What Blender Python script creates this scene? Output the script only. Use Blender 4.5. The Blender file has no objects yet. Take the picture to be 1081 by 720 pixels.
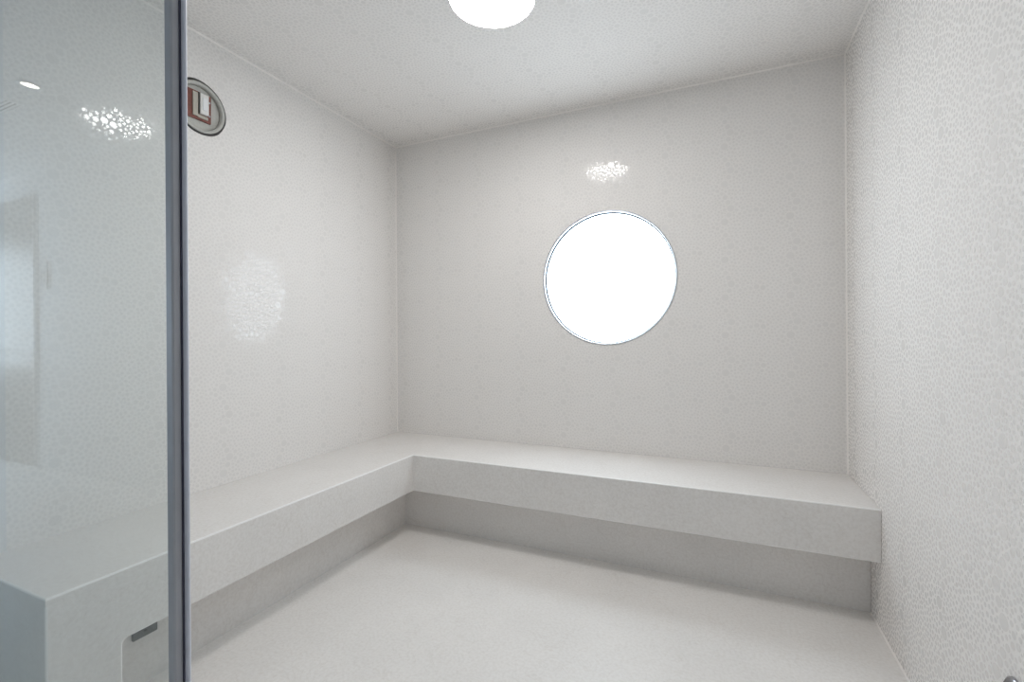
import bpy, bmesh, math, random
import numpy as np
from mathutils import Vector, Matrix

random.seed(7)
rng = np.random.default_rng(11)
SC = bpy.context.scene
COL = SC.collection

# ------------------------------------------------------------------ sizes (metres)
XL, XR = -2.0503, 0.5607          # shower side walls
YG, YB = 0.575, 2.6428            # plane of the glass screen, back wall
HC = 2.45                         # shower ceiling
BXF, BYF = -1.5697, 2.161         # bench front faces
RX, RY = -1.722, 2.295            # bench risers
BT, BB = 0.462, 0.259             # bench top, underside of its front
BYE = 0.5983                      # near end of the bench
LEGY = 0.766                      # inner face of the end leg
YR, HB = -0.91, 2.62              # bathroom rear wall and ceiling
BX0, BX1 = -7.8, 1.5              # bathroom ends
CAMH = 1.1259

# ------------------------------------------------------------------ materials
def new_mat(name):
    m = bpy.data.materials.new(name); m.use_nodes = True
    nt = m.node_tree
    b = nt.nodes['Principled BSDF']
    return m, nt, b

def plain(name, col, rough=0.5, metal=0.0, bump=0.0, scale=60.0, var=0.03, coat=0.0, spec=0.5):
    """procedural: a base colour with slight noise mottling and optional fine bump"""
    m, nt, b = new_mat(name)
    N = nt.nodes; L = nt.links
    tc = N.new('ShaderNodeTexCoord')
    nz = N.new('ShaderNodeTexNoise'); nz.inputs['Scale'].default_value = scale; nz.inputs['Detail'].default_value = 5
    L.new(tc.outputs['Object'], nz.inputs['Vector'])
    r = N.new('ShaderNodeValToRGB')
    lo = [max(0, c * (1 - var)) for c in col]; hi = [min(1, c * (1 + var)) for c in col]
    r.color_ramp.elements[0].position = 0.3; r.color_ramp.elements[1].position = 0.7
    r.color_ramp.elements[0].color = (*lo, 1); r.color_ramp.elements[1].color = (*hi, 1)
    L.new(nz.outputs['Fac'], r.inputs['Fac']); L.new(r.outputs['Color'], b.inputs['Base Color'])
    b.inputs['Roughness'].default_value = rough
    b.inputs['Metallic'].default_value = metal
    b.inputs['Specular IOR Level'].default_value = spec
    if coat: b.inputs['Coat Weight'].default_value = coat
    if bump:
        bp = N.new('ShaderNodeBump'); bp.inputs['Strength'].default_value = bump; bp.inputs['Distance'].default_value = 0.002
        L.new(nz.outputs['Fac'], bp.inputs['Height']); L.new(bp.outputs['Normal'], b.inputs['Normal'])
    return m

def stone(name, col, rough):
    """honed limestone: cloudy mottling, fine grain and a few faint fossils and veins"""
    m, nt, b = new_mat(name)
    N = nt.nodes; L = nt.links
    tc = N.new('ShaderNodeTexCoord')
    def noise(s, d, dist=0.0):
        n = N.new('ShaderNodeTexNoise'); n.inputs['Scale'].default_value = s; n.inputs['Detail'].default_value = d
        n.inputs['Distortion'].default_value = dist
        L.new(tc.outputs['Object'], n.inputs['Vector']); return n
    cloud = noise(3.2, 4); grain = noise(95, 3); vein = noise(7, 6, 1.6)
    c1 = N.new('ShaderNodeValToRGB'); c1.color_ramp.elements[0].position = .32; c1.color_ramp.elements[1].position = .68
    c1.color_ramp.elements[0].color = (*[c * .965 for c in col], 1); c1.color_ramp.elements[1].color = (*[min(1, c * 1.02) for c in col], 1)
    L.new(cloud.outputs['Fac'], c1.inputs['Fac'])
    c2 = N.new('ShaderNodeValToRGB'); c2.color_ramp.elements[0].position = .34; c2.color_ramp.elements[1].position = .62
    c2.color_ramp.elements[0].color = (.90, .89, .88, 1); c2.color_ramp.elements[1].color = (1, 1, 1, 1)
    L.new(grain.outputs['Fac'], c2.inputs['Fac'])
    mx = N.new('ShaderNodeMix'); mx.data_type = 'RGBA'; mx.blend_type = 'MULTIPLY'; mx.inputs['Factor'].default_value = .75
    L.new(c1.outputs['Color'], mx.inputs['A']); L.new(c2.outputs['Color'], mx.inputs['B'])
    c3 = N.new('ShaderNodeValToRGB'); cr = c3.color_ramp
    cr.elements[0].position = .485; cr.elements[0].color = (1, 1, 1, 1); cr.elements[1].position = .515; cr.elements[1].color = (1, 1, 1, 1)
    e = cr.elements.new(.5); e.color = (.93, .92, .91, 1)
    L.new(vein.outputs['Fac'], c3.inputs['Fac'])
    mx2 = N.new('ShaderNodeMix'); mx2.data_type = 'RGBA'; mx2.blend_type = 'MULTIPLY'; mx2.inputs['Factor'].default_value = .7
    L.new(mx.outputs['Result'], mx2.inputs['A']); L.new(c3.outputs['Color'], mx2.inputs['B'])
    L.new(mx2.outputs['Result'], b.inputs['Base Color'])
    b.inputs['Roughness'].default_value = rough
    bp = N.new('ShaderNodeBump'); bp.inputs['Strength'].default_value = .08; bp.inputs['Distance'].default_value = .001
    L.new(grain.outputs['Fac'], bp.inputs['Height']); L.new(bp.outputs['Normal'], b.inputs['Normal'])
    return m

def bubble_mat():
    """glazed round mosaic pieces; each piece has its own slight shade and gloss"""
    m, nt, b = new_mat('bubble_glaze')
    N = nt.nodes; L = nt.links
    g = N.new('ShaderNodeNewGeometry')
    c = N.new('ShaderNodeValToRGB')
    c.color_ramp.elements[0].color = (.795, .776, .759, 1); c.color_ramp.elements[1].color = (.818, .799, .782, 1)
    L.new(g.outputs['Random Per Island'], c.inputs['Fac']); L.new(c.outputs['Color'], b.inputs['Base Color'])
    mul = N.new('ShaderNodeMath'); mul.operation = 'MULTIPLY'; mul.inputs[1].default_value = 7.31
    fr = N.new('ShaderNodeMath'); fr.operation = 'FRACT'
    L.new(g.outputs['Random Per Island'], mul.inputs[0]); L.new(mul.outputs[0], fr.inputs[0])
    mr = N.new('ShaderNodeMapRange'); mr.inputs['To Min'].default_value = .04; mr.inputs['To Max'].default_value = .13
    L.new(fr.outputs[0], mr.inputs['Value']); L.new(mr.outputs[0], b.inputs['Roughness'])
    b.inputs['Specular IOR Level'].default_value = .30
    return m

def glass_mat(name, tint, ior=1.5):
    m = bpy.data.materials.new(name); m.use_nodes = True
    nt = m.node_tree; N = nt.nodes; L = nt.links
    N.remove(N['Principled BSDF'])
    t = N.new('ShaderNodeBsdfTransparent'); t.inputs['Color'].default_value = (*tint, 1)
    g = N.new('ShaderNodeBsdfGlossy'); g.inputs['Roughness'].default_value = 0.0
    f = N.new('ShaderNodeFresnel')
    # a thin pane: the inner side of each face reflects as weakly as its outer side
    gm = N.new('ShaderNodeNewGeometry'); mr = N.new('ShaderNodeMapRange')
    mr.inputs['To Min'].default_value = ior; mr.inputs['To Max'].default_value = 1 / ior
    L.new(gm.outputs['Backfacing'], mr.inputs['Value']); L.new(mr.outputs[0], f.inputs['IOR'])
    mx = N.new('ShaderNodeMixShader')
    L.new(f.outputs[0], mx.inputs[0]); L.new(t.outputs[0], mx.inputs[1]); L.new(g.outputs[0], mx.inputs[2])
    L.new(mx.outputs[0], N['Material Output'].inputs['Surface'])
    return m

def emit_mat(name, col, strength):
    m = bpy.data.materials.new(name); m.use_nodes = True
    nt = m.node_tree; N = nt.nodes; L = nt.links
    N.remove(N['Principled BSDF'])
    e = N.new('ShaderNodeEmission'); e.inputs['Color'].default_value = (*col, 1); e.inputs['Strength'].default_value = strength
    L.new(e.outputs[0], N['Material Output'].inputs['Surface'])
    m.cycles.emission_sampling = 'FRONT'
    return m

M = dict(
    grout=plain('white_grout', (.855, .834, .815), .8, spec=.12, bump=.04, scale=220),
    bubble=bubble_mat(),
    stone=stone('bench_limestone', (.81, .79, .772), .42),
    floor=stone('floor_limestone', (.855, .835, .815), .36),
    matte=plain('matte_white_plastic', (.70, .71, .72), .7, var=.01, spec=.2),
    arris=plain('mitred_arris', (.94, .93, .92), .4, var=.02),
    paint=plain('bathroom_paint', (.73, .74, .75), .6, bump=.05, scale=120, var=.01),
    caulk=plain('pale_caulk', (.92, .89, .86), .55, var=.02),
    white=plain('white_enamel', (.82, .83, .84), .3, var=.01),
    gasket=plain('grey_gasket', (.16, .19, .22), .5),
    steel=plain('window_metal', (.62, .65, .69), .35, .6, var=.02),
    slate=plain('anodised_profile', (.40, .41, .44), .45, .6, var=.04, scale=18),
    profdark=plain('dark_channel', (.06, .06, .09), .45, .3),
    seal=plain('clear_seal_vinyl', (.66, .68, .76), .3, var=.02),
    glass=glass_mat('screen_glass', (.964, .982, .977)),
    pane=emit_mat('frosted_daylit_pane', (.80, .915, 1.0), 8.0),
    pane2=emit_mat('frosted_bath_pane', (.70, .86, 1.0), 10.5),
    lamp=emit_mat('lamp_diffuser', (1.0, .976, .952), 46.0),
    led=emit_mat('downlight_lens', (1.0, .93, .84), 8.0),
    chrome=plain('dark_chrome', (.42, .43, .46), .18, 1.0, var=.02),
    black=plain('black_mastic', (.035, .033, .032), .6, var=.3),
    plaster=plain('cut_plaster', (.52, .52, .49), .8, bump=.4, scale=90, var=.08),
    board=plain('red_brown_board', (.19, .055, .04), .5, var=.25, scale=70),
    beige=plain('beige_frame', (.50, .47, .41), .6, var=.06),
    boxwhite=plain('white_plastic', (.78, .77, .75), .3, var=.03),
    plate=plain('brushed_plate', (.115, .12, .115), .4, .5, var=.15, scale=150),
    doorp=plain('grey_door_gloss', (.29, .29, .285), .36, spec=.35, var=.03, scale=8),
    dark=plain('dark_slot', (.03, .03, .03), .7),
)

# ------------------------------------------------------------------ helpers
def add_box(bm, a, b, mi=0):
    vs = [bm.verts.new((x, y, z)) for x in (a[0], b[0]) for y in (a[1], b[1]) for z in (a[2], b[2])]
    for q in ((0, 1, 3, 2), (4, 6, 7, 5), (0, 4, 5, 1), (2, 3, 7, 6), (0, 2, 6, 4), (1, 5, 7, 3)):
        f = bm.faces.new([vs[i] for i in q]); f.material_index = mi

def add_lathe(bm, prof, seg, frame=Matrix.Identity(4), mi=0, closed=False, smooth=True):
    """prof: list of (radius, height) along local Z; closed joins last to first"""
    rings = []
    for r, h in prof:
        if r < 1e-6:
            rings.append([bm.verts.new(frame @ Vector((0, 0, h)))])
        else:
            rings.append([bm.verts.new(frame @ Vector((r * math.cos(2 * math.pi * k / seg), r * math.sin(2 * math.pi * k / seg), h))) for k in range(seg)])
    pairs = list(zip(rings[:-1], rings[1:])) + ([(rings[-1], rings[0])] if closed else [])
    for A, B in pairs:
        for k in range(seg):
            l = (k + 1) % seg
            if len(A) == 1 and len(B) == 1: continue
            if len(A) == 1: f = bm.faces.new((A[0], B[k], B[l]))
            elif len(B) == 1: f = bm.faces.new((A[k], A[l], B[0]))
            else: f = bm.faces.new((A[k], A[l], B[l], B[k]))
            f.material_index = mi; f.smooth = smooth

def add_prism(bm, pts, axis, a, b, mi=0):
    """pts in the plane across axis (x -> (y,z), y -> (x,z), z -> (x,y)); extruded a..b"""
    def P(p, t):
        return {'x': (t, p[0], p[1]), 'y': (p[0], t, p[1]), 'z': (p[0], p[1], t)}[axis]
    A = [bm.verts.new(P(p, a)) for p in pts]; B = [bm.verts.new(P(p, b)) for p in pts]
    for f in (bm.faces.new(A), bm.faces.new(B)): f.material_index = mi
    n = len(pts)
    for k in range(n):
        f = bm.faces.new((A[k], A[(k + 1) % n], B[(k + 1) % n], B[k])); f.material_index = mi

def add_tube(bm, pts, radii, seg=16, mi=0):
    pts = [Vector(p) for p in pts]; rings = []
    for i, p in enumerate(pts):
        d = (pts[min(i + 1, len(pts) - 1)] - pts[max(i - 1, 0)]).normalized()
        u = d.cross(Vector((0, 1, 0.01))).normalized(); v = d.cross(u)
        rings.append([bm.verts.new(p + radii[i] * (u * math.cos(2 * math.pi * k / seg) + v * math.sin(2 * math.pi * k / seg))) for k in range(seg)])
    for A, B in zip(rings[:-1], rings[1:]):
        for k in range(seg):
            f = bm.faces.new((A[k], A[(k + 1) % seg], B[(k + 1) % seg], B[k])); f.smooth = True; f.material_index = mi
    bm.faces.new(rings[0]); bm.faces.new(list(reversed(rings[-1])))

def obj(name, bm, mats, parent=None, bevel=0.0, seg=2, angle=40, arris=False):
    bmesh.ops.recalc_face_normals(bm, faces=bm.faces[:])
    me = bpy.data.meshes.new(name); bm.to_mesh(me); bm.free()
    for m in (mats if isinstance(mats, (list, tuple)) else [mats]): me.materials.append(m)
    o = bpy.data.objects.new(name, me); COL.objects.link(o)
    if parent is not None:
        o.parent = parent
        o.location = -Vector(parent.location) if parent.parent is None else (0, 0, 0)
    if bevel:
        md = o.modifiers.new('edge', 'BEVEL'); md.width = bevel; md.segments = seg; md.limit_method = 'ANGLE'; md.angle_limit = math.radians(angle)
        md.harden_normals = False
        if arris:
            md.material = 1; md.limit_method = 'WEIGHT'
            at = me.attributes.new('bevel_weight_edge', 'FLOAT', 'EDGE')
            for ed in me.edges:
                p, q = (me.vertices[i].co for i in ed.vertices)
                at.data[ed.index].value = 1.0 if arris(p, q) else 0.0
    return o

def thing(name, label, cat, loc, group=None):
    o = bpy.data.objects.new(name, None); COL.objects.link(o); o.location = loc
    o.empty_display_size = .05
    o['label'] = label; o['category'] = cat
    if group: o['group'] = group
    return o

def struct(o, label=None, cat=None):
    o['kind'] = 'structure'
    if label: o['label'] = label
    if cat: o['category'] = cat
    return o

def box_obj(name, a, b, m, parent=None, bevel=0.0):
    bm = bmesh.new(); add_box(bm, a, b); return obj(name, bm, m, parent, bevel)

# ------------------------------------------------------------------ bubble mosaic: one periodic sheet of packed rounds
SW, SH, GAP = 0.292, 0.195, 0.0027
def pack_sheet():
    cx = np.zeros(0); cy = np.zeros(0); cr = np.zeros(0)
    def clearance(x, y):
        if len(cx) == 0: return 1.0
        dx = np.abs(cx - x); dx = np.minimum(dx, SW - dx)
        dy = np.abs(cy - y); dy = np.minimum(dy, SH - dy)
        return float(np.min(np.sqrt(dx * dx + dy * dy) - cr)) - GAP
    for r, want in ((.0170, 2), (.0120, 5), (.0088, 13), (.0066, 34)):
        got = tries = 0
        while got < want and tries < 6000:
            tries += 1
            x, y = rng.random() * SW, rng.random() * SH
            rr = r * (0.94 + .12 * rng.random())
            c = clearance(x, y)
            if c >= rr and (c < rr + .006 or tries > 1500 or len(cx) < 3):
                cx = np.append(cx, x); cy = np.append(cy, y); cr = np.append(cr, rr); got += 1
    for cap, lo, n in ((.0060, .0050, 5000), (.0050, .0040, 7000), (.0042, .0030, 9000)):
        xs = rng.random(n) * SW; ys = rng.random(n) * SH
        for x, y in zip(xs, ys):
            c = clearance(x, y)
            if c >= lo:
                r = min(c, cap)
                cx = np.append(cx, x); cy = np.append(cy, y); cr = np.append(cr, r)
    return cx, cy, cr
PX, PY, PR = pack_sheet()

def tiled_discs(u0, u1, v0, v1, off, holes=(), skip=()):
    """all rounds of the mosaic on a rectangle, trimmed at its borders; returns (verts Nx2, tilt N, counts)"""
    nu, nv = int(math.ceil((u1 - u0) / SW)) + 1, int(math.ceil((v1 - v0) / SH)) + 1
    V, T, CN = [], [], []
    for j in range(nv):
        for i in range(nu):
            X = u0 + off[0] + (i - 1 if off[0] > 0 else i) * SW + PX + (0.5 * SW if j % 2 else 0) * 0
            Y = v0 + off[1] + (j - 1 if off[1] > 0 else j) * SH + PY
            for x, y, r in zip(X, Y, PR):
                if x + r * .4 < u0 or x - r * .4 > u1 or y + r * .4 < v0 or y - r * .4 > v1: continue
                bad = False
                for hx, hy, hr in holes:
                    if (x - hx) ** 2 + (y - hy) ** 2 < (hr + r * .2) ** 2: bad = True
                for a, b, c, d in skip:
                    if a < x < b and c < y < d: bad = True
                if bad: continue
                n = 20 if r > .011 else (16 if r > .0068 else 11)
                th = np.arange(n) * (2 * math.pi / n) + x * 40
                vx = x + r * np.cos(th); vy = y + r * np.sin(th)
                tx, ty = rng.normal(0, .0058, 2)
                dz = tx * (vx - x) + ty * (vy - y)
                for hx, hy, hr in holes:
                    dd = np.hypot(vx - hx, vy - hy); k = dd < hr
                    vx = np.where(k, hx + (vx - hx) * hr / np.maximum(dd, 1e-6), vx); vy = np.where(k, hy + (vy - hy) * hr / np.maximum(dd, 1e-6), vy)
                V.append(np.stack([np.clip(vx, u0, u1), np.clip(vy, v0, v1), dz], 1)); CN.append(n)
    return np.concatenate(V), np.array(CN)

def tiled_wall(name, origin, U, W, Nn, u0, u1, v0, v1, thick, hole=None, hole_depth=None, off=(0, 0), skip=(), vtile=None, utile=None, lift=.0003):
    """slab whose front face lies in the plane origin + u*U + v*W (normal Nn into the room), covered with bubble mosaic"""
    O = np.array(origin, float); U = np.array(U, float); W = np.array(W, float); Nn = np.array(Nn, float)
    bm = bmesh.new()
    P = lambda u, v, d: Vector(O + u * U + v * W - d * Nn)
    if hole is None:
        c = [bm.verts.new(P(u, v, d)) for d in (0, thick) for u, v in ((u0, v0), (u1, v0), (u1, v1), (u0, v1))]
        for q in ((0, 1, 2, 3), (4, 5, 6, 7), (0, 1, 5, 4), (1, 2, 6, 5), (2, 3, 7, 6), (3, 0, 4, 7)): bm.faces.new([c[i] for i in q])
    else:
        hx, hy, hr = hole
        ang = sorted([2 * math.pi * k / 128 for k in range(128)] + [math.atan2(v - hy, u - hx) % (2 * math.pi) for u in (u0, u1) for v in (v0, v1)])
        def edge(a):
            ca, sa = math.cos(a), math.sin(a); t = 1e9
            if ca > 1e-9: t = min(t, (u1 - hx) / ca)
            if ca < -1e-9: t = min(t, (u0 - hx) / ca)
            if sa > 1e-9: t = min(t, (v1 - hy) / sa)
            if sa < -1e-9: t = min(t, (v0 - hy) / sa)
            return hx + t * ca, hy + t * sa
        through = hole_depth is None
        hd = thick if through else hole_depth
        fo = [bm.verts.new(P(*edge(a), 0)) for a in ang]; fi = [bm.verts.new(P(hx + hr * math.cos(a), hy + hr * math.sin(a), 0)) for a in ang]
        bo = [bm.verts.new(P(*edge(a), thick)) for a in ang]; bi = [bm.verts.new(P(hx + hr * math.cos(a), hy + hr * math.sin(a), hd)) for a in ang]
        n = len(ang)
        for k in range(n):
            l = (k + 1) % n
            bm.faces.new((fo[k], fo[l], fi[l], fi[k])); bm.faces.new((fi[k], fi[l], bi[l], bi[k])); bm.faces.new((fo[k], fo[l], bo[l], bo[k]))
            if through: bm.faces.new((bo[k], bo[l], bi[l], bi[k]))
        if not through:
            bm.faces.new(bi); bm.faces.new(bo)
    bmesh.ops.recalc_face_normals(bm, faces=bm.faces[:])
    bm.verts.index_update()
    bv = np.array([v.co[:] for v in bm.verts]); bf = [[v.index for v in f.verts] for f in bm.faces]; bm.free()
    a0, a1 = utile or (u0, u1); b0, b1 = vtile or (v0, v1)
    D, CN = tiled_discs(a0, a1, b0, b1, off, [hole] if hole else [], skip)
    # wind so that the normal faces the room
    dv = O + D[:, :1] * U + D[:, 1:2] * W + (lift + D[:, 2:3]) * Nn
    flip = np.dot(np.cross(U, W), Nn) < 0
    starts = np.concatenate([[0], np.cumsum(CN)[:-1]])
    nb = len(bv)
    loops = [i for f in bf for i in f]; ls = []; t = 0
    for f in bf: ls.append(t); t += len(f)
    dl = np.arange(len(dv))
    if flip:
        dl = np.concatenate([np.arange(s + c - 1, s - 1, -1) for s, c in zip(starts, CN)])
    loops = np.concatenate([np.array(loops), dl + nb]).astype(np.int32)
    ls = np.concatenate([np.array(ls), starts + t]).astype(np.int32)
    vv = np.concatenate([bv, dv]).astype(np.float32)
    me = bpy.data.meshes.new(name)
    me.vertices.add(len(vv)); me.vertices.foreach_set('co', vv.ravel())
    me.loops.add(len(loops)); me.loops.foreach_set('vertex_index', loops)
    me.polygons.add(len(ls)); me.polygons.foreach_set('loop_start', ls)
    mi = np.zeros(len(ls), np.int32); mi[len(bf):] = 1
    me.materials.append(M['grout']); me.materials.append(M['bubble'])
    me.polygons.foreach_set('material_index', mi)
    me.polygons.foreach_set('use_smooth', np.zeros(len(ls), bool))
    me.update(calc_edges=True); me.validate()
    o = bpy.data.objects.new(name, me); COL.objects.link(o)
    return struct(o)

WIN = (-0.5770, 1.4555, 0.3830)       # round window: x, z, radius
CUT = (1.300, 2.1290, 0.1120)         # round cut-out on the left wall: y, z, radius
TH = 0.14
tiled_wall('wall_back', (0, YB, 0), (1, 0, 0), (0, 0, 1), (0, -1, 0), XL - TH, XR + TH, 0, HB, TH, hole=WIN,
           utile=(XL + .004, XR - .004), vtile=(BT + .002, HC - .004), off=(.031, .045))
tiled_wall('wall_left', (XL, 0, 0), (0, 1, 0), (0, 0, 1), (1, 0, 0), YG + .115, YB, 0, HB, TH, hole=CUT, hole_depth=.06,
           utile=(YG + .115, YB - .004), vtile=(BT + .002, HC - .004), off=(.11, .02))
tiled_wall('wall_right', (XR, 0, 0), (0, 1, 0), (0, 0, 1), (-1, 0, 0), YG + .115, YB, 0, HB, TH,
           utile=(YG + .115, YB - .004), vtile=(.003, HC - .004), off=(.06, .08))
tiled_wall('ceiling', (0, 0, HC), (1, 0, 0), (0, 1, 0), (0, 0, -1), XL, XR, YG + .115, YB, HB - HC,
           utile=(XL + .004, XR - .004), vtile=(YG + .115, YB - .004), off=(.02, .07),
           skip=((-.790 - .12, -.790 + .12, 1.616 - .12, 1.616 + .12),))

# floor
struct(box_obj('floor', (BX0 - .1, YR - .1, -.1), (BX1 + .1, YB + TH, 0), M['floor']))
# bathroom side: the wall that carries the glass, rear wall, ends, ceiling
def wall_front():
    bm = bmesh.new()
    add_box(bm, (BX0, YG - .005, 0), (XL, YG + .115, HB))
    add_box(bm, (XR, YG - .005, 0), (BX1, YG + .115, HB))
    add_box(bm, (XL, YG - .005, HC), (XR, YG + .115, HB))
    return struct(obj('wall_front', bm, M['paint']))
wall_front()
struct(box_obj('wall_rear', (BX0 - .1, YR - .1, 0), (BX1 + .1, YR, HB), M['paint']))
struct(box_obj('wall_end', (BX1, YR, 0), (BX1 + .1, YG + .115, HB), M['paint']))
W2 = (-.72, .38, .75, 2.25)           # bathroom window on the far left wall: y0 y1 z0 z1
def wall_far():
    bm = bmesh.new(); a, b, c, d = W2
    add_box(bm, (BX0 - .1, YR, 0), (BX0, a, HB)); add_box(bm, (BX0 - .1, b, 0), (BX0, YG + .115, HB))
    add_box(bm, (BX0 - .1, a, 0), (BX0, b, c)); add_box(bm, (BX0 - .1, a, d), (BX0, b, HB))
    return struct(obj('wall_far', bm, M['paint']))
wall_far()
struct(box_obj('ceiling', (BX0 - .1, YR - .1, HB), (BX1 + .1, YB + TH, HB + .1), M['paint']))

# pale caulk beads where the tiled planes meet
def bead(name, a, b, d1, d2, w=.006):
    """triangular bead from a to b, legs along d1 and d2"""
    bm = bmesh.new(); a, b, d1, d2 = map(Vector, (a, b, d1, d2))
    A = [bm.verts.new(a + v) for v in (Vector(), d1 * w, d2 * w)]; B = [bm.verts.new(b + v) for v in (Vector(), d1 * w, d2 * w)]
    bm.faces.new(A); bm.faces.new(B)
    for k in range(3): bm.faces.new((A[k], A[(k + 1) % 3], B[(k + 1) % 3], B[k]))
    return struct(obj(name, bm, M['caulk']))
bead('trim_1', (XL, YB, HC), (XR, YB, HC), (0, -1, 0), (0, 0, -1))
bead('trim_2', (XL, .69, HC), (XL, YB, HC), (1, 0, 0), (0, 0, -1))
bead('trim_3', (XR, .69, HC), (XR, YB, HC), (-1, 0, 0), (0, 0, -1))
bead('trim_4', (XR, YB, BT), (XR, YB, HC), (-1, 0, 0), (0, -1, 0))
bead('trim_5', (XL, YB, BT), (XL, YB, HC), (1, 0, 0), (0, -1, 0))
bead('trim_6', (XR, .69, 0), (XR, RY, 0), (-1, 0, 0), (0, 0, 1), .005)

# ------------------------------------------------------------------ round window
FY = Matrix.Translation((WIN[0], YB, WIN[1])) @ Matrix.Rotation(math.radians(-90), 4, 'X')   # local Z -> +Y
bm = bmesh.new(); R = WIN[2]
add_lathe(bm, [(R + .001, -.0035), (R - .004, -.004), (R - .008, -.001), (R - .008, .030), (R + .0005, .030), (R + .0005, 0.0), (R + .001, 0.0)], 128, FY, closed=True)
win = struct(obj('window_1', bm, M['steel']))
bm = bmesh.new(); add_lathe(bm, [(R - .008, .018), (R - .014, .018), (R - .014, .030), (R - .008, .030)], 128, FY, closed=True); obj('window_gasket', bm, M['gasket'], win)
bm = bmesh.new(); add_lathe(bm, [(0, .031), (R - .001, .031), (R - .001, .037), (0, .037)], 128, FY, smooth=False); obj('window_pane', bm, M['pane'], win)
bm = bmesh.new(); add_lathe(bm, [(R - .0005, .038), (R - .035, .038), (R - .035, .075), (R - .0005, .075)], 128, FY, closed=True); obj('window_sash', bm, M['white'], win)

# bathroom window on the far left wall
a, b, c, d = W2
bm = bmesh.new()
for p, q in (((a, c), (a + .05, d)), ((b - .05, c), (b, d)), ((a + .05, c), (b - .05, c + .05)), ((a + .05, d - .05), (b - .05, d))):
    add_box(bm, (BX0 - .07, p[0], p[1]), (BX0 - .02, q[0], q[1]))
w2 = struct(obj('window_2', bm, M['white'], bevel=.004))
box_obj('window_pane', (BX0 - .05, a + .05, c + .05), (BX0 - .042, b - .05, d - .05), M['pane2'], w2)

# ------------------------------------------------------------------ built-in bench, L-shaped
bench = thing('built_in_bench', 'pale stone L-shaped built-in bench running along left and back walls', 'bench', (XL + .3, YB - .3, 0))
t = .02
e = .0012
bm = bmesh.new()
add_prism(bm, [(XL + e, BYE), (BXF, BYE), (BXF, BYF), (XR - e, BYF), (XR - e, YB - e), (XL + e, YB - e)], 'z', BT - t, BT)
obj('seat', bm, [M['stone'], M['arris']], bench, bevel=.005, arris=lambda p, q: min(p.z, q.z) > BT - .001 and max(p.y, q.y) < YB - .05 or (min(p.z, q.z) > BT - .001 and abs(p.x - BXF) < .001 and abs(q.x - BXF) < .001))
# front panels: mitred stone upstands below the seat; the left one runs down into the end leg
r = .014
arc = [(LEGY + r - r * math.sin(k * math.pi / 10), BB - r + r * math.cos(k * math.pi / 10)) for k in range(0, 6)]
bm = bmesh.new()
add_prism(bm, [(BYE, 0), (LEGY, 0)] + [(y, z) for y, z in reversed(arc)] + [(BYF + t, BB), (BYF + t, BT - t), (BYE, BT - t)], 'x', BXF - t, BXF)
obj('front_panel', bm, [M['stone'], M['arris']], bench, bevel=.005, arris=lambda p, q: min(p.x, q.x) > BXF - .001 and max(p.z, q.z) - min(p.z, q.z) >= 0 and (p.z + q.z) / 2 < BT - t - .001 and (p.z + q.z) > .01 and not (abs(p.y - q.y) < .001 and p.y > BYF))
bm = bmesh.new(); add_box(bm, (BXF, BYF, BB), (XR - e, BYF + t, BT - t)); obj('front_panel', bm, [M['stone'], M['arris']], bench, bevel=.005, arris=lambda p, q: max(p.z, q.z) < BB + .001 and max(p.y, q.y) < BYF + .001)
bm = bmesh.new(); add_box(bm, (XL + e, BYE, 0), (BXF - t, BYE + t, BT - t)); obj('end_panel', bm, M['stone'], bench)
bm = bmesh.new(); add_box(bm, (RX, LEGY - t, 0), (BXF - t, LEGY, BB)); obj('leg_return', bm, M['stone'], bench)
bm = bmesh.new()
add_prism(bm, [(XL + e, LEGY), (BXF - t, LEGY), (BXF - t, BYF + t), (XR - e, BYF + t), (XR - e, YB - e), (XL + e, YB - e)], 'z', BB + .006, BB + .02)
obj('underside', bm, M['stone'], bench)
bm = bmesh.new()
add_prism(bm, [(RX - t, BYE + t), (RX, BYE + t), (RX, RY), (XR - e, RY), (XR - e, RY + t), (RX - t, RY + t)], 'z', 0, BB + .006)
obj('riser', bm, M['stone'], bench)
bm = bmesh.new()
add_prism(bm, [(.8623, .1566), (.9335, .1570), (.9335, .2), (.8623, .2)], 'x', RX, RX + .012)
pl = obj('bracket', bm, M['plate'], bench, bevel=.002); pl['label'] = 'dark metal plate under the bench edge'
bm = bmesh.new(); add_lathe(bm, [(0, .0035), (.003, .003), (.0042, .0), (0, 0)], 16, Matrix.Translation((RX + .012, .8979, .176)) @ Matrix.Rotation(math.radians(90), 4, 'Y'))
s = obj('screw', bm, M['dark'], pl); s.location = (0, 0, 0)

# ------------------------------------------------------------------ glass screen
GX = -.980
scr = thing('glass_shower_screen', 'clear fixed glass shower screen with slate grey vertical edge strip', 'shower screen', (-1.5, YG, 0))
box_obj('glass_panel', (XL + .002, .567, .012), (GX - .006, .577, HC - .002), M['glass'], scr)
bm = bmesh.new(); x0 = -1.0005
add_prism(bm, [(x0, .565), (GX - .003, .565), (GX, .568), (GX, .580), (x0, .580), (x0, .5775), (GX - .005, .5775), (GX - .005, .5668), (x0, .5668)], 'z', .004, HC - .002)
obj('edge_profile', bm, M['slate'], scr, bevel=.0006)
bm = bmesh.new(); add_box(bm, (GX - .012, .580, .004), (GX + .0015, .5835, HC - .002)); o = obj('channel', bm, M['profdark'], scr); o['label'] = 'dark inner channel'
bm = bmesh.new()
add_prism(bm, [(GX - .012, .5835), (GX + .011, .5835), (GX + .013, .586), (GX + .011, .589), (GX - .012, .589)], 'z', .004, HC - .002)
o = obj('seal_fin', bm, M['seal'], scr); o['label'] = 'pale lavender seal fin'
box_obj('floor_channel', (XL + .002, .562, .0), (GX - .006, .5666, .018), M['slate'], scr)

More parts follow.
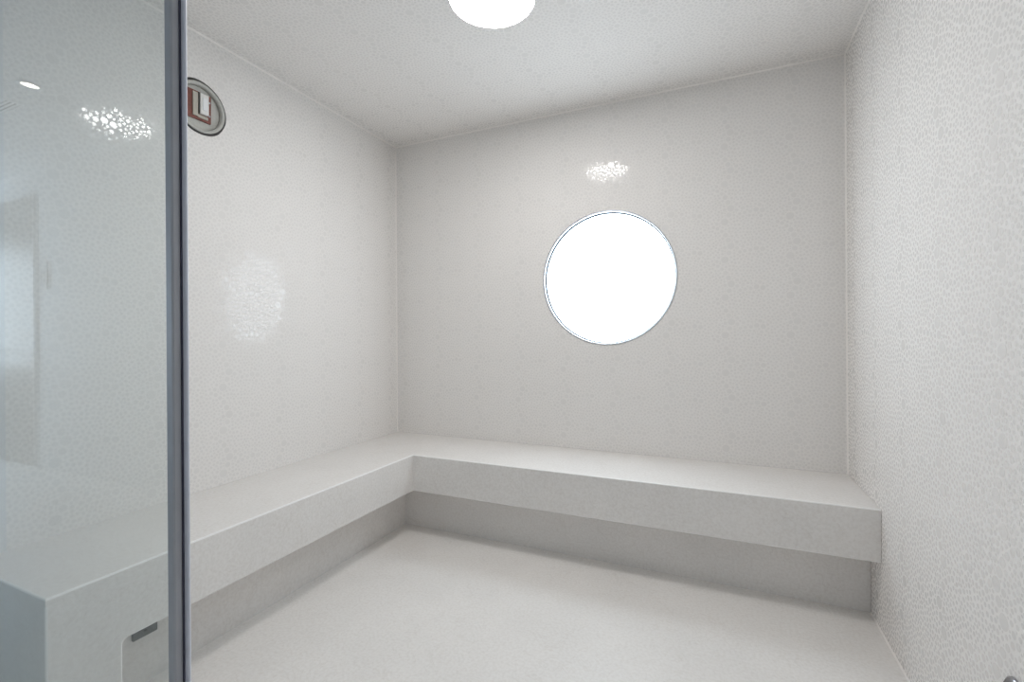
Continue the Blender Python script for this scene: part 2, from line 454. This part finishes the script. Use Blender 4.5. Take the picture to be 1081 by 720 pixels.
# ------------------------------------------------------------------ ceiling lamp in the shower
LX, LY = -.790, 1.616
lamp = thing('ceiling_lamp', 'lit round white flush ceiling lamp near the top edge', 'ceiling lamp', (LX, LY, HC))
FZ = Matrix.Translation((LX, LY, HC))
bm = bmesh.new(); add_lathe(bm, [(0, -.001), (.162, -.001), (.1655, -.004), (.1665, -.018), (.1658, -.0215), (.1648, -.020), (0, -.020)], 96, FZ); obj('base', bm, M['white'], lamp)
bm = bmesh.new(); add_lathe(bm, [(.1645, -.0205), (.1645, -.0215), (.10, -.0245), (0, -.0255)], 64, FZ)
obj('diffuser', bm, M['lamp'], lamp)

# ------------------------------------------------------------------ unfinished round cut-out high on the left wall
cut = thing('recessed_wall_box', 'round unfinished wall cutout with black rim and red-brown board inside', 'wall box', (XL, CUT[0], CUT[1]))
FX = Matrix.Translation((XL, CUT[0], CUT[1])) @ Matrix.Rotation(math.radians(90), 4, 'Y')          # local Z -> +X, local X -> -Z
bm = bmesh.new(); seg = 96; prev = None
rr = CUT[2]
ring = []
for k in range(seg):                                   # smeared mastic: width wanders round the rim
    th = 2 * math.pi * k / seg
    w = .0026 + .0028 * math.cos(2 * (th + 1.05)) + .0008 * math.sin(7 * th + 2.1) + .0008 * random.random()
    w = max(.0004, w)
    cs, sn = math.cos(th), math.sin(th)
    ring.append([bm.verts.new((XL + h, CUT[0] + q * cs, CUT[1] + q * sn)) for q, h in ((rr + w, .0008), (rr + w * .7, .0034), (rr - .0015, .0052), (rr - .0035, .0050), (rr - .0038, -.004), (rr - .0004, -.004))])
for k in range(seg):
    A, B = ring[k], ring[(k + 1) % seg]
    for j in range(6):
        f = bm.faces.new((A[j], A[(j + 1) % 6], B[(j + 1) % 6], B[j])); f.smooth = True
obj('mastic_rim', bm, M['black'], cut)
bm = bmesh.new(); add_lathe(bm, [(rr - .004, .004), (rr - .010, .006), (rr - .017, .003), (rr - .020, -.012), (rr - .006, -.012)], 96, FX, closed=True); obj('mounting_ring', bm, M['plaster'], cut)
bm = bmesh.new(); add_lathe(bm, [(0, -.014), (rr - .001, -.014), (rr - .001, -.020), (0, -.020)], 96, FX, smooth=False); obj('back_plate', bm, M['plaster'], cut)
yb0, yb1, zb0, zb1 = 1.205, 1.357, 2.076, 2.198
bm = bmesh.new(); add_box(bm, (XL - .014, yb0 + .008, zb0), (XL - .006, yb1 - .006, zb1)); bd = obj('backing_board', bm, M['board'], cut, bevel=.001)
bm = bmesh.new()
add_box(bm, (XL - .006, 1.270, 2.088), (XL + .000, 1.292, 2.190)); add_box(bm, (XL - .006, 1.292, 2.085), (XL - .001, 1.335, 2.098))
obj('switch_frame', bm, M['beige'], cut, bevel=.001)
bm = bmesh.new(); add_box(bm, (XL - .006, 1.292, 2.100), (XL + .004, 1.2955, 2.192)); obj('shadow_gap', bm, M['black'], cut)
bm = bmesh.new(); add_box(bm, (XL - .006, 1.2955, 2.102), (XL + .010, 1.332, 2.190)); sw = obj('switch_module', bm, M['boxwhite'], cut, bevel=.002)
bm = bmesh.new(); add_box(bm, (XL + .010, 1.3035, 2.118), (XL + .0125, 1.324, 2.172)); o = obj('rocker', bm, M['white'], sw, bevel=.001); o.location = (0, 0, 0)
for p in ((1.343, 2.168), (1.343, 2.108)):
    bm = bmesh.new(); add_lathe(bm, [(0, .004), (.0035, .0032), (.0045, 0), (0, 0)], 14, Matrix.Translation((XL - .006, p[0], p[1])) @ Matrix.Rotation(math.radians(90), 4, 'Y'))
    obj('screw', bm, M['steel'], cut)

# ------------------------------------------------------------------ chrome steam outlet low on the right wall
st = thing('steam_outlet', 'dark chrome steam outlet low on right wall at bottom right corner', 'steam outlet', (XR, 1.285, .37))
FXm = Matrix.Translation((XR, 1.290, .375)) @ Matrix.Rotation(math.radians(-90), 4, 'Y')      # local Z -> -X
bm = bmesh.new(); add_lathe(bm, [(0, .0008), (.036, .0008), (.038, .003), (.037, .007), (.030, .012), (0, .013)], 48, FXm); obj('wall_flange', bm, M['chrome'], st)
bm = bmesh.new(); add_tube(bm, [(XR - .011, 1.290, .375), (XR - .03, 1.290, .376), (XR - .043, 1.290, .372), (XR - .051, 1.290, .36), (XR - .053, 1.290, .335)], [.020, .020, .019, .018, .017], 24); obj('spout', bm, M['chrome'], st)
bm = bmesh.new(); add_lathe(bm, [(0, -.001), (.013, -.001), (.013, .0), (0, .0)], 24, Matrix.Translation((XR - .053, 1.290, .3345))); obj('nozzle', bm, M['dark'], st)

# ------------------------------------------------------------------ bathroom fittings seen mirrored in the glass, plus added fill downlights
bm = bmesh.new(); dx0, dx1, dz = -6.32, -5.50, 2.40
for p, q in (((dx0 - .06, 0), (dx0, dz + .06)), ((dx1, 0), (dx1 + .012, dz + .012)), ((dx0, dz), (dx1, dz + .012))):
    add_box(bm, (p[0], YR, p[1]), (q[0], YR + .018, q[1]))
dr = struct(obj('door_1', bm, M['paint']))
box_obj('door_leaf', (dx0 + .003, YR, .008), (dx1 - .003, YR + .014, dz - .003), M['doorp'], dr, bevel=.002)
bm = bmesh.new(); add_tube(bm, [(dx0 + .06, YR + .014, 1.02), (dx0 + .06, YR + .055, 1.02), (dx0 + .08, YR + .06, 1.02), (dx0 + .18, YR + .06, 1.02)], [.011, .011, .010, .009]); obj('door_handle', bm, M['chrome'], dr)

sp = thing('wall_control', 'white wall switch plate beside grey door, mirrored faintly in glass', 'wall switch', (-5.35, YR, 1.68))
box_obj('cover_plate', (-5.42, YR, 1.56), (-5.28, YR + .010, 1.80), M['matte'], sp, bevel=.003)
for x in (-5.385, -5.315):
    box_obj('rocker', (x - .018, YR + .010, 1.62), (x + .018, YR + .016, 1.74), M['matte'], sp, bevel=.002)

def downlight(x, y, label):
    tt = thing('recessed_downlight', label, 'downlight', (x, y, HB), 'bathroom ceiling downlights')
    F = Matrix.Translation((x, y, HB))
    bm = bmesh.new(); add_lathe(bm, [(.030, -.001), (.052, -.001), (.052, -.005), (.042, -.009), (.030, -.004)], 48, F, closed=True); obj('trim_ring', bm, M['steel'], tt)
    bm = bmesh.new(); add_lathe(bm, [(0, -.002), (.029, -.002), (.029, -.004), (0, -.004)], 48, F, smooth=False); obj('lens', bm, M['led'], tt)
    return tt
src = downlight(-3.683, -.207, 'lit recessed downlight in bathroom ceiling, mirrored in glass at upper left')
for x, y, lb in ((-1.7, -.207, 'added unseen fill downlight in bathroom ceiling before the glass screen'),
                 (-.2, -.207, 'added unseen fill downlight in bathroom ceiling before the shower opening')):
    c2 = src.copy(); COL.objects.link(c2); c2.location = (x, y, HB); c2['label'] = lb  # out-of-view copies, added only to brighten the bathroom
    for ch in list(src.children):
        k = ch.copy(); COL.objects.link(k); k.parent = c2

vt = thing('ceiling_vent', 'small slotted bathroom ceiling vent, mirrored in glass at far left', 'vent', (-4.16, -.26, HB))
box_obj('vent_frame', (-4.30, -.30, HB - .006), (-4.02, -.22, HB), M['white'], vt, bevel=.001)
for k in range(3):
    box_obj('slot', (-4.28, -.288 + .022 * k, HB - .0065), (-4.04, -.280 + .022 * k, HB - .006), M['dark'], vt)

# ------------------------------------------------------------------ daylight
w = bpy.data.worlds.new('sky'); SC.world = w; w.use_nodes = True
bg = w.node_tree.nodes['Background']; bg.inputs['Color'].default_value = (.93, .97, 1.0, 1); bg.inputs['Strength'].default_value = 1.0
# ------------------------------------------------------------------ camera
yaw, roll, F_PX = .4167, -.0067, 490.08
Rt = Vector((math.cos(yaw), math.sin(yaw), 0)); Fw = Vector((-math.sin(yaw), math.cos(yaw), 0)); Zu = Vector((0, 0, 1))
R2 = Rt * math.cos(roll) + Zu * math.sin(roll); U2 = -Rt * math.sin(roll) + Zu * math.cos(roll)
cam = bpy.data.cameras.new('camera'); co = bpy.data.objects.new('camera', cam); COL.objects.link(co)
co.matrix_world = Matrix(((R2.x, U2.x, -Fw.x, 0), (R2.y, U2.y, -Fw.y, 0), (R2.z, U2.z, -Fw.z, CAMH), (0, 0, 0, 1)))
cam.sensor_fit = 'HORIZONTAL'; cam.sensor_width = 36; cam.lens = 36 * F_PX / 1081
cam.shift_y = (354.79 - 360) / 1081
cam.clip_start = .02; cam.clip_end = 100
SC.camera = co

# ------------------------------------------------------------------ view
SC.view_settings.view_transform = 'Standard'; SC.view_settings.look = 'None'
SC.view_settings.gamma = 1; SC.view_settings.use_curve_mapping = False
SC.view_settings.exposure = -0.02
SC.cycles.max_bounces = 28; SC.cycles.diffuse_bounces = 24; SC.cycles.glossy_bounces = 6; SC.cycles.transparent_max_bounces = 12
SC.cycles.sample_clamp_indirect = 8; SC.cycles.blur_glossy = 1.0; SC.cycles.caustics_reflective = True; SC.cycles.caustics_refractive = False
